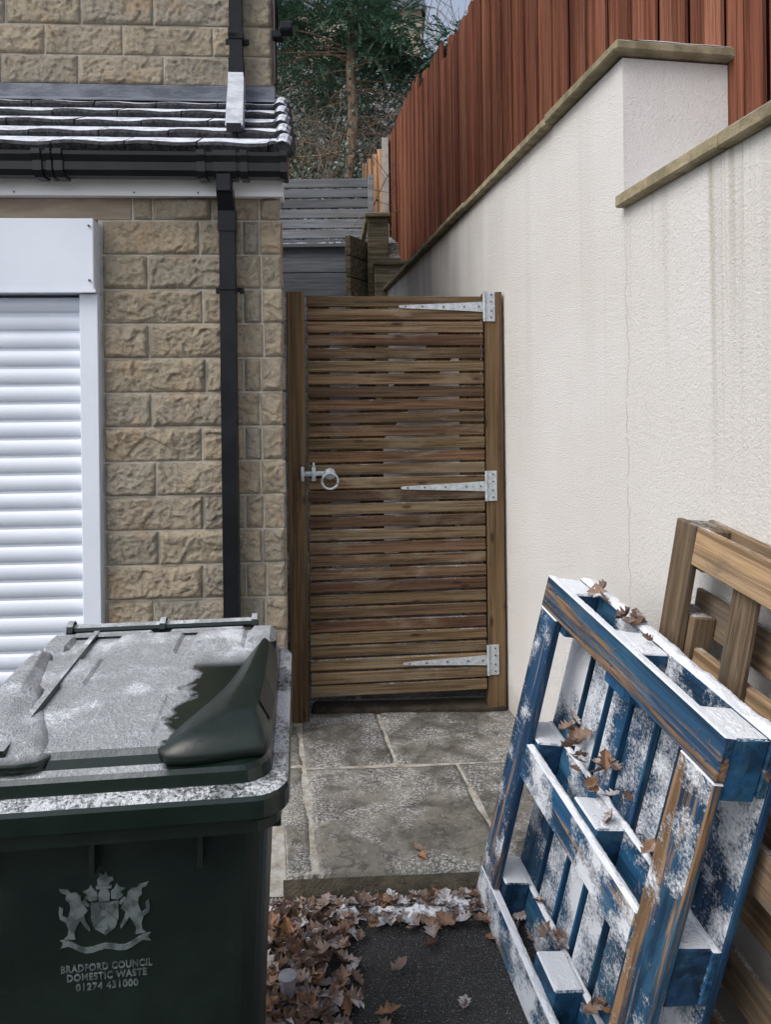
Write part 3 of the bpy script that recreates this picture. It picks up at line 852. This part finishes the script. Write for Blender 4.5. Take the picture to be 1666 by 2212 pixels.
for i in range(130):
    p=Vector((R(.3,1.6),R(11,13),R(6.0,7.6))); d=Vector((R(-.8,.8),0,R(.1,1.1))); pts=[p]
    for k in range(6): d=d+rv()*.35; pts.append(pts[-1]+d.normalized()*.16)
    b.tube(pts,.007,.0025,4,cap=False)
b.obj('bare_twigs',TWIG,U_)

HH=empty('hilltop_house')
one('walls',STONE,HH,-3.5,1.45,26,32,12,15.7)
b=MB(); b.add([(-3.7,25.8,15.6),(1.6,25.8,15.6),(1.6,29,18.2),(-3.7,29,18.2),(-3.7,32.2,15.6),(1.6,32.2,15.6)],[(0,1,2,3),(3,2,5,4),(0,3,4),(1,5,2)])
b.obj('snowy_roof',SNOW,HH)
b=MB()
for k in range(12):
    t=k/12; b.box(-3.72,1.62,25.76+3.2*t,25.80+3.2*t,15.6+2.6*t,15.66+2.6*t)
b.obj('slate_courses',LEAD,HH)

# ================================================================= WHEELIE BIN
BN=empty('wheelie_bin',(-.462,1.165,-.159),.115)
def rr(hx,y0,y1,r,z,n=6,sl=0.0,cx=0.0):
    pts=[]
    for (x,y,a0) in ((hx-r,y0+r,-90),(hx-r,y1-r,0),(-hx+r,y1-r,90),(-hx+r,y0+r,180)):
        for i in range(n+1):
            a=math.radians(a0+90*i/n); px=x+r*math.cos(a)+cx; py=y+r*math.sin(a)
            pts.append((px,py,z+sl*(py-y0)))
    return pts
b=MB()
def fy(z): return .035+(1.03-z)*.075
b.loft([rr(.215,.115,.52,.04,.03),rr(.22,fy(.06),.53,.04,.06),rr(.235,fy(.45),.57,.045,.45),rr(.262,fy(.97),.60,.05,.97),rr(.264,fy(1.0),.60,.05,1.03)])
b.obj('body',BINB,BN,smooth=False,fix=True)
b=MB()
b.loft([rr(.276,.012,.62,.05,.985),rr(.285,.0,.625,.05,.990),rr(.285,.0,.625,.05,1.03)])
for x in (-.19,-.02,.15): b.box(x,x+.008,.012,.05,.93,.985,bev=.002)
for y in (.12,.3,.48): b.box(.262,.282,y,y+.008,.93,.985,bev=.002)
b.obj('rim',BINB,BN,fix=True)
b=MB(); SL=.045
b.loft([rr(.296,-.018,.635,.055,1.018,sl=SL),rr(.300,-.022,.638,.055,1.024,sl=SL),rr(.300,-.022,.638,.055,1.052,sl=SL),rr(.297,-.019,.635,.053,1.059,sl=SL),rr(.292,-.013,.631,.05,1.064,sl=SL),rr(.266,.012,.612,.045,1.067,sl=SL)],capt=False)
b.obj('lid_lip',BINR,BN,fix=False)
b=MB()
b.loft([rr(.272,.008,.618,.05,1.060,sl=SL),rr(.268,.012,.614,.05,1.086,sl=SL),rr(.263,.017,.61,.05,1.093,sl=SL),rr(.251,.030,.60,.045,1.098,sl=SL),rr(.247,.035,.597,.045,1.112,sl=SL),rr(.240,.042,.594,.045,1.122,sl=SL),rr(.12,.16,.50,.04,1.129,sl=SL)],capb=False)
b.obj('lid',BINL,BN)
b=MB()
def zt(x,y): return 1.123+SL*(y-.042)
def spline(poly,per=5):
    n=len(poly); out=[]
    for i in range(n):
        p0,p1,p2,p3=[Vector(poly[(i+k)%n]) for k in (-1,0,1,2)]
        for s in range(per):
            t=s/per
            out.append(tuple(.5*((2*p1)+(-p0+p2)*t+(2*p0-5*p1+4*p2-p3)*t*t+(-p0+3*p1-3*p2+p3)*t**3)))
    return out
def wedge(mb,poly0,poly1,h):
    poly0=spline(poly0);poly1=spline(poly1)
    rings=[]
    for w,hh in ((0,-.022),(0,-.004),(.45,h*.42),(.86,h*.86),(.94,h*.97),(1.0,h)):
        rings.append([((a[0]*(1-w)+c[0]*w),(a[1]*(1-w)+c[1]*w),zt(0,a[1]*(1-w)+c[1]*w)+hh) for a,c in zip(poly0,poly1)])
    mb.loft(rings)
pR0=[(.085,.036),(.235,.030),(.266,.060),(.270,.20),(.268,.42),(.250,.50),(.215,.47),(.165,.26)]
pR1=[(.195,.118),(.226,.105),(.242,.125),(.248,.22),(.250,.40),(.243,.45),(.232,.43),(.214,.26)]
wr=MB(); wedge(wr,pR0,pR1,.026); wr.obj('lid_ridge_right',BINB,BN,smooth=True,fix=True)
wr=MB(); wedge(wr,[(-x,y) for x,y in pR0][::-1],[(-x,y) for x,y in pR1][::-1],.022); wr.obj('lid_ridge_left',BINL,BN,smooth=True,fix=True)
dk=MB(); dk.add([(.2455,.13,zt(0,.13)+.0275),(.2505,.25,zt(0,.25)+.0265),(.2715,.20,zt(0,.20)+.001),(.2685,.10,zt(0,.10)+.003)],[(0,3,2,1)]); dk.obj('ridge_recess_shade',BLACK,BN)  # flat black face, paints the shade inside the moulded recess
for (x0,x1,y0,y1,h) in ((-.10,.045,.45,.585,.004),(.075,.19,.47,.585,.004),(-.236,-.105,.30,.44,.003),(-.05,.07,.08,.24,.0005)):
    b.add([(x0-.004,y0-.004,zt(0,y0)-.002),(x1+.004,y0-.004,zt(0,y0)-.002),(x1+.004,y1,zt(0,y1)-.002),(x0-.004,y1,zt(0,y1)-.002),
           (x0+.006,y0+.006,zt(0,y0)+h+.003),(x1-.006,y0+.006,zt(0,y0)+h+.003),(x1-.006,y1-.006,zt(0,y1)+h+.003),(x0+.006,y1-.006,zt(0,y1)+h+.003)],
           [(4,5,6,7),(0,1,5,4),(1,2,6,5),(2,3,7,6),(3,0,4,7)])
b.add([(-.170,.03,zt(0,.03)-.004),(-.150,.03,zt(0,.03)-.004),(-.150,.60,zt(0,.6)-.002),(-.170,.60,zt(0,.6)-.002),
       (-.166,.032,zt(0,.03)+.011),(-.154,.032,zt(0,.03)+.011),(-.154,.60,zt(0,.6)+.011),(-.166,.60,zt(0,.6)+.011)],
       [(4,5,6,7),(0,1,5,4),(1,2,6,5),(2,3,7,6),(3,0,4,7)])
b.obj('lid_panels',BINL,BN)
b=MB()
zb=zt(0,.62)+.004
b.tube([(-.225,.635,zb),(.215,.635,zb)],.013,.013,10)
for x in (-.235,-.02,.20): b.tube([(x,.635,zb),(x+.014,.635,zb)],.022,.022,10)
b.box(-.21,-.03,.575,.60,zb-.02,zb+.004,bev=.005); b.box(.01,.185,.575,.60,zb-.02,zb+.004,bev=.005)
b.box(.195,.262,.50,.605,zb-.045,zb+.004,bev=.014); b.box(-.262,-.195,.50,.605,zb-.045,zb+.002,bev=.012)
b.obj('handle_bar_and_hinges',BINL,BN,fix=True)
b=MB()
for x in (-.27,.225): b.tube([(x,.55,.10),(x+.045,.55,.10)],.10,.10,24)
b.tube([(-.26,.55,.10),(.26,.55,.10)],.012,.012,8)
b.obj('wheels',RUB,BN,fix=True)
tilt=math.atan(.075)
def front(z,off=.0): return Matrix.Translation((0,fy(z)-off,z))@Matrix.Rotation(math.radians(90)+tilt,4,'X')
def poly(mb,pts,h,M,s=.0725,d=0):
    n=len(pts); vs=[(x*s,y*s,-.002) for x,y in pts]+[(x*s,y*s,h) for x,y in pts]
    mb.add(vs,[tuple(range(n,2*n))]+[(i,(i+1)%n,n+(i+1)%n,n+i) for i in range(n)],0,M)
em=MB(); ME=front(.853)
cx=-.005
ME=Matrix.Translation((cx,0,0))@ME
def q(pts,h=.0022): poly(em,pts,h,ME)
q([(-.30,.22),(.30,.22),(.30,-.18),(.22,-.40),(0,-.56),(-.22,-.40),(-.30,-.18)],.0018)
q([(-.26,-.20),(0,.06),(.26,-.20),(.26,-.32),(0,-.07),(-.26,-.32)],.0034)
for (x,y) in ((-.16,.10),(.16,.10),(0,-.36)):
    q([(x+.075*math.cos(a),y+.075*math.sin(a)) for a in [2*math.pi*i/10 for i in range(10)]],.0034)
q([(-.11,.26),(.11,.26),(.13,.42),(.08,.55),(-.08,.55),(-.13,.42)],.003)
q([(-.17,.56),(.17,.56),(.17,.62),(-.17,.62)],.0034)
q([(-.13,.64),(.10,.64),(.16,.72),(.22,.74),(.20,.82),(.10,.84),(.06,.95),(0,.88),(-.08,.94),(-.08,.84),(-.14,.78)],.003)
for sg in (-1,1):
    q([(sg*.15,.30),(sg*.30,.27),(sg*.42,.36),(sg*.36,.44),(sg*.46,.52),(sg*.34,.56),(sg*.28,.66),(sg*.22,.54),(sg*.15,.48)][::sg],.0022)
    q([(sg*x,y) for x,y in [(.36,.06),(.44,.20),(.50,.30),(.52,.42),(.60,.50),(.72,.50),(.78,.58),(.98,.62),(.93,.54),(.82,.48),(.84,.36),(.76,.28),(.74,.12),(.80,-.06),(.86,-.16),(.80,-.34),(.82,-.50),(.90,-.58),(.66,-.60),(.68,-.44),(.62,-.30),(.54,-.16),(.46,-.30),(.34,-.44),(.33,-.36),(.42,-.20),(.46,-.04)]][::sg],.0024)
    q([(sg*x,y) for x,y in [(.80,-.10),(.92,-.02),(.90,.14),(.98,.20),(1.0,.05),(.97,-.10),(.86,-.18)]][::sg],.0022)
    q([(sg*x,y) for x,y in [(.50,.28),(.36,.14),(.31,.18),(.42,.32)]][::sg],.0024)
rb=[];rb2=[]
for i in range(13):
    x=-1+2*i/12; yy=-.66-.16*math.cos(x*math.pi*.5)+ .06*math.cos(x*math.pi*2)
    rb.append((x*.88,yy)); rb2.append((x*.88,yy-.13))
q(rb2+rb[::-1],.002)
for sg in (-1,1): q([(sg*.80,-.62),(sg*1.0,-.60),(sg*.93,-.69),(sg*1.0,-.80),(sg*.80,-.76)][::-sg],.0014)
em.obj('city_coat_of_arms',EMB,BN,fix=True)
txts=[('BRADFORD COUNCIL',.757,.146),('DOMESTIC WASTE',.741,.128),('01274 431000',.7235,.100)]
for s,z,wd in txts:
    cu=bpy.data.curves.new('lettering','FONT'); cu.body=s; cu.align_x='CENTER'; cu.align_y='CENTER'; cu.size=.0165; cu.extrude=.0009; cu.offset=.00045; cu.space_character=1.1
    ob=bpy.data.objects.new('lettering',cu); ob.data.materials.append(EMB); link(ob,BN)
    bpy.context.view_layer.update()
    k=wd/max(ob.dimensions.x,1e-4)
    ob.matrix_local=Matrix.Translation((cx,0,0))@front(z,.0004)@Matrix.Diagonal((k,1,1,1))

# ================================================================= PALLETS
def frame(A,u,v):
    u=Vector(u).normalized(); v=Vector(v); v=(v-u*v.dot(u)).normalized(); n=u.cross(v)
    M=Matrix.Identity(4)
    for i in range(3): M[i][0]=u[i];M[i][1]=v[i];M[i][2]=n[i];M[i][3]=A[i]
    return M
MP=frame((.470,2.150,1.030),(.156,-.741,-.132),(-.199,.086,-1.029))
PA=empty('blue_pallet',M=MP)
UL,VL=.80,1.045
b=MB()
b.box(0,UL,0,.095,0,.024,0,bev=.003,jit=.001)
b.box(.10,UL-.112,.475,.575,0,.024,1,bev=.003,jit=.001)
b.box(0,UL,VL-.095,VL,0,.024,1,bev=.003,jit=.001)
b.box(0,.098,.096,VL-.096,.0,.024,2,bev=.003,jit=.001)
b.box(UL-.11,UL,.096,VL-.096,.0,.024,2,bev=.003,jit=.001)
b.obj('base_frame',[BL_UW,BL_M,BL_VW],PA)
b=MB()
for v0 in (.0,.455,VL-.14):
    for u0 in (.0,UL/2-.06,UL-.125):
        b.box(u0+.004,u0+.121,v0+.004,v0+.136,.0245,.104,bev=.004,jit=.0015)
b.obj('blocks',BL_B,PA)
b=MB()
for v0 in (.0,.46,VL-.125): b.box(0,UL,v0,v0+.125,.1045,.124,0,bev=.003)
b.obj('stringer_boards',BL_U,PA)
b=MB()
w=[.12,.09,.075,.09,.075,.09,.12]; gap=(UL-sum(w))/6; x=0
for wi in w: b.box(x,x+wi,0,VL,.1245,.146,0,bev=.003,jit=.001); x+=wi+gap
b.obj('deck_boards',BL_V,PA)
b=MB()
for u_ in (.03,.07,UL-.07,UL-.035,UL/2):
    for v_ in (.03,.07,VL*.5): b.tube([(u_,v_,-.002),(u_,v_,.001)],.004,.004,6)
b.obj('nails',SCREW,PA)
sn=MB()
def drift(u0,u1,n0,n1,v,hgt,seed):
    nu=max(4,int((u1-u0)/.006)); nn=max(3,int((n1-n0)/.006)); vs=[];fs=[]
    for i in range(nu+1):
        for j in range(nn+1):
            u=u0+(u1-u0)*i/nu; nn_=n0+(n1-n0)*j/nn
            e=min(i/nu,1-i/nu)*(u1-u0)/.02; e2=min(j/nn,1-j/nn)*(n1-n0)/.014
            e=min(1,e,e2); k=noise.noise(Vector((u*22,nn_*22,seed)))
            k2=noise.noise(Vector((u*7,nn_*7,seed+5)))
            h=hgt*(.65+.7*k+.8*k2)*min(1,e**.5 if e>0 else 0)+.0022*noise.noise(Vector((u*120,nn_*120,seed)))
            vs.append((u,v-h+ .002,nn_))
    for i in range(nu):
        for j in range(nn): q_=i*(nn+1)+j; fs.append((q_,q_+1,q_+nn+2,q_+nn+1))
    sn.add(vs,fs)
for i,v in enumerate((.0,.46,VL-.125)):
    drift(.0,UL,.104,.124 if v else .147,v,.014,i*3.3)
drift(.0,UL,.0,.024,.0,.003,12.7)
drift(.10,UL-.112,.0,.024,.475,.009,8.1); drift(0,UL,.0,.024,VL-.095,.009,9.4)
for v0 in (.0,.455,VL-.14):
    for u0 in (.0,UL/2-.06,UL-.125): drift(u0+.006,u0+.119,.026,.103,v0+.004,.004,u0*9+v0)
sn.obj('snow',SNOW,PA,smooth=True)

MW=frame((.735,1.865,1.235),(.165,-.975,-.13),(-.115,.05,-.99))
PB=empty('wooden_pallet',M=MW)
b=MB()
b.box(0,.085,0,1.2,0,.022,1,bev=.003,jit=.001)
b.box(.086,1.0,.0,.095,0.002,.024,0,bev=.003,jit=.001)
b.box(.086,1.0,.30,.40,0.040,.062,0,bev=.003,jit=.001)
b.box(.086,1.0,.56,.66,0.002,.024,0,bev=.003,jit=.001)
b.box(.22,.30,.10,1.2,.024,.040,1,bev=.003,jit=.001)
b.box(.55,.64,.10,1.2,.024,.040,1,bev=.003,jit=.001)
for v0 in (.0,.22,.56,1.08):
    for u0 in (.0,.45,.88): b.box(u0+.003,u0+.10,v0+.003,v0+.11,.0245,.088,2,bev=.004)
for v0 in (0,.18,.36,.54,.72,.90,1.08): b.box(0,1.0,v0,v0+.1,.0885,.106,0,bev=.003)
b.obj('boards',[PW,PWV,PWV],PB)

# ================================================================= LEAVES
def oak(mb,p,size,yaw,tilt,roll,curl):
    n=9; W_=[.02,.13,.30,.17,.38,.22,.34,.16,.10,.0]
    vs=[];fs=[]
    Mx=Matrix.Translation(p)@Matrix.Rotation(yaw,4,'Z')@Matrix.Rotation(tilt,4,'Y')@Matrix.Rotation(roll,4,'X')@Matrix.Scale(size,4)
    for i in range(n+1):
        t=i/n; x=t-.5; zc=curl*(x*x)*1.3
        w=W_[i]*R(.8,1.15); tw=R(-.03,.03)
        vs+= [(x+R(-.02,.05),-w,zc+abs(curl)*w*1.2+tw),(x,0,zc),(x+R(-.02,.05),w,zc+abs(curl)*w*1.2-tw)]
    for i in range(n):
        a=i*3; fs+=[(a,a+1,a+4,a+3),(a+1,a+2,a+5,a+4)]
    o=len(vs); vs+=[(-.5,-.008,0),(-.5,.008,0),(-.72,.006,.05),(-.72,-.006,.05)]; fs.append((o,o+1,o+2,o+3))
    mb.add(vs,fs,0,Mx)
lb=MB()
def stepy(x): return 2.285+.048*(x+.325)
def surf(x,y):
    d=y-stepy(x)
    return .082 if (d>0 and x>-.325-.165*d) else gz(y)+.004
def drop(x,y,h,flat=False,s=None):
    t=.25 if flat else .75
    oak(lb,Vector((x,y,surf(x,y)+h)),s or R(.05,.09),R(0,6.28),R(-t,t),R(-t,t),R(.1,.9)*(1 if random.random()<.8 else -1))
for i in range(660):
    t=random.random()
    if t<.60:
        x=-.36+abs(random.gauss(0,.115)); y=R(1.64,2.20); 
        h=R(0,.05)*max(.12,1-(x+.36)/.30)*min(1,(2.26-y)/.2+.2)
        drop(x,y,h+.008)
    else:
        x=R(-.38,.42); y=stepy(x)-.045-abs(random.gauss(0,.045))
        if y<2.06 and x>0: continue
        oak(lb,Vector((x,y,surf(x,y)+.006+R(0,.018))),R(.04,.07),R(0,6.28),R(-.35,.35),R(-.35,.35),R(.1,.8))
for i in range(18): drop(R(-.2,.3),R(1.6,2.1),.006,True,R(.03,.06))
for (x,y) in ((.10,2.36),(.085,2.40)): drop(x,y,.004,True,R(.03,.045))
lb.obj('fallen_leaves',LEAF)
sn=MB()
for (cx_,cy_,rx,ry) in ((-.02,2.20,.07,.025),(.10,2.21,.08,.022),(.20,2.23,.05,.02),(-.14,2.21,.04,.018)):
    nn=24; vs=[(cx_,cy_,gz(cy_)+.034)];fs=[]
    for r_ in (.3,.6,1.0):
        for i in range(nn):
            a=2*math.pi*i/nn; k=r_*(1+.9*noise.noise(Vector((math.cos(a)*3+cx_*9,math.sin(a)*3,cy_*7))))
            x=cx_+math.cos(a)*rx*k; y=cy_+math.sin(a)*ry*k
            vs.append((x,y,gz(y)+(.030 if r_<.9 else .008)+.016*noise.noise(Vector((x*60,y*60,0)))))
    for i in range(nn):
        fs.append((0,1+i,1+(i+1)%nn))
        for q_ in (0,1): fs.append((1+q_*nn+i,1+(q_+1)*nn+i,1+(q_+1)*nn+(i+1)%nn,1+q_*nn+(i+1)%nn))
    sn.add(vs,fs)
sn.obj('snow_patches',SNOW,None,smooth=True)
lb2=MB(); IM=MP.inverted()
for i in range(56):
    v=random.choice([.40,.43,.44,.90,.91,.02]); u=R(.12,.72); p=MP@Vector((u,v+R(-.04,.02),R(.07,.115)))
    if v<.1: p=MP@Vector((u*.6,-.010,R(.06,.13)))
    oak(lb2,p,R(.035,.06),R(0,6.28),R(-.8,.8),R(-.8,.8),R(.2,.9))
lb2.v=[tuple(IM@Vector(p)) for p in lb2.v]
lb2.obj('leaves',LEAF,PA)

# ================================================================= CAMERA, LIGHT
cam=bpy.data.cameras.new('camera'); co=bpy.data.objects.new('camera',cam); COL.objects.link(co)
cam.sensor_fit='VERTICAL'; cam.sensor_height=24; cam.lens=24*1590/2212; cam.shift_y=-.0976
cam.clip_start=.02; cam.clip_end=1000
co.matrix_world=Matrix.Translation((0,0,1.51))@Matrix.Rotation(math.radians(90),4,'X')@Matrix.Rotation(-.012,4,'Z')
scene.camera=co
w=bpy.data.worlds.new('World'); scene.world=w; w.use_nodes=True; nt=w.node_tree
bg=nt.nodes['Background']
sky=nt.nodes.new('ShaderNodeTexSky'); sky.sky_type='NISHITA'; sky.sun_disc=False
sd_=Vector((-.55,-.40,.75)).normalized()
sky.sun_elevation=math.asin(sd_.z); sky.sun_rotation=math.atan2(sd_.x,sd_.y)
sky.air_density=1.0; sky.dust_density=3.0
hs=nt.nodes.new('ShaderNodeHueSaturation'); hs.inputs['Saturation'].default_value=.6; hs.inputs['Value'].default_value=1.4
nt.links.new(sky.outputs[0],hs.inputs['Color']); nt.links.new(hs.outputs[0],bg.inputs['Color']); bg.inputs['Strength'].default_value=.15
sl=bpy.data.lights.new('sun','SUN'); sl.energy=1.4; sl.angle=math.radians(35); sl.color=(1,.975,.94)
so=bpy.data.objects.new('sun',sl); COL.objects.link(so); so.rotation_euler=(-sd_).to_track_quat('-Z','Y').to_euler()
scene.view_settings.view_transform='Standard'; scene.view_settings.look='None'; scene.view_settings.exposure=0
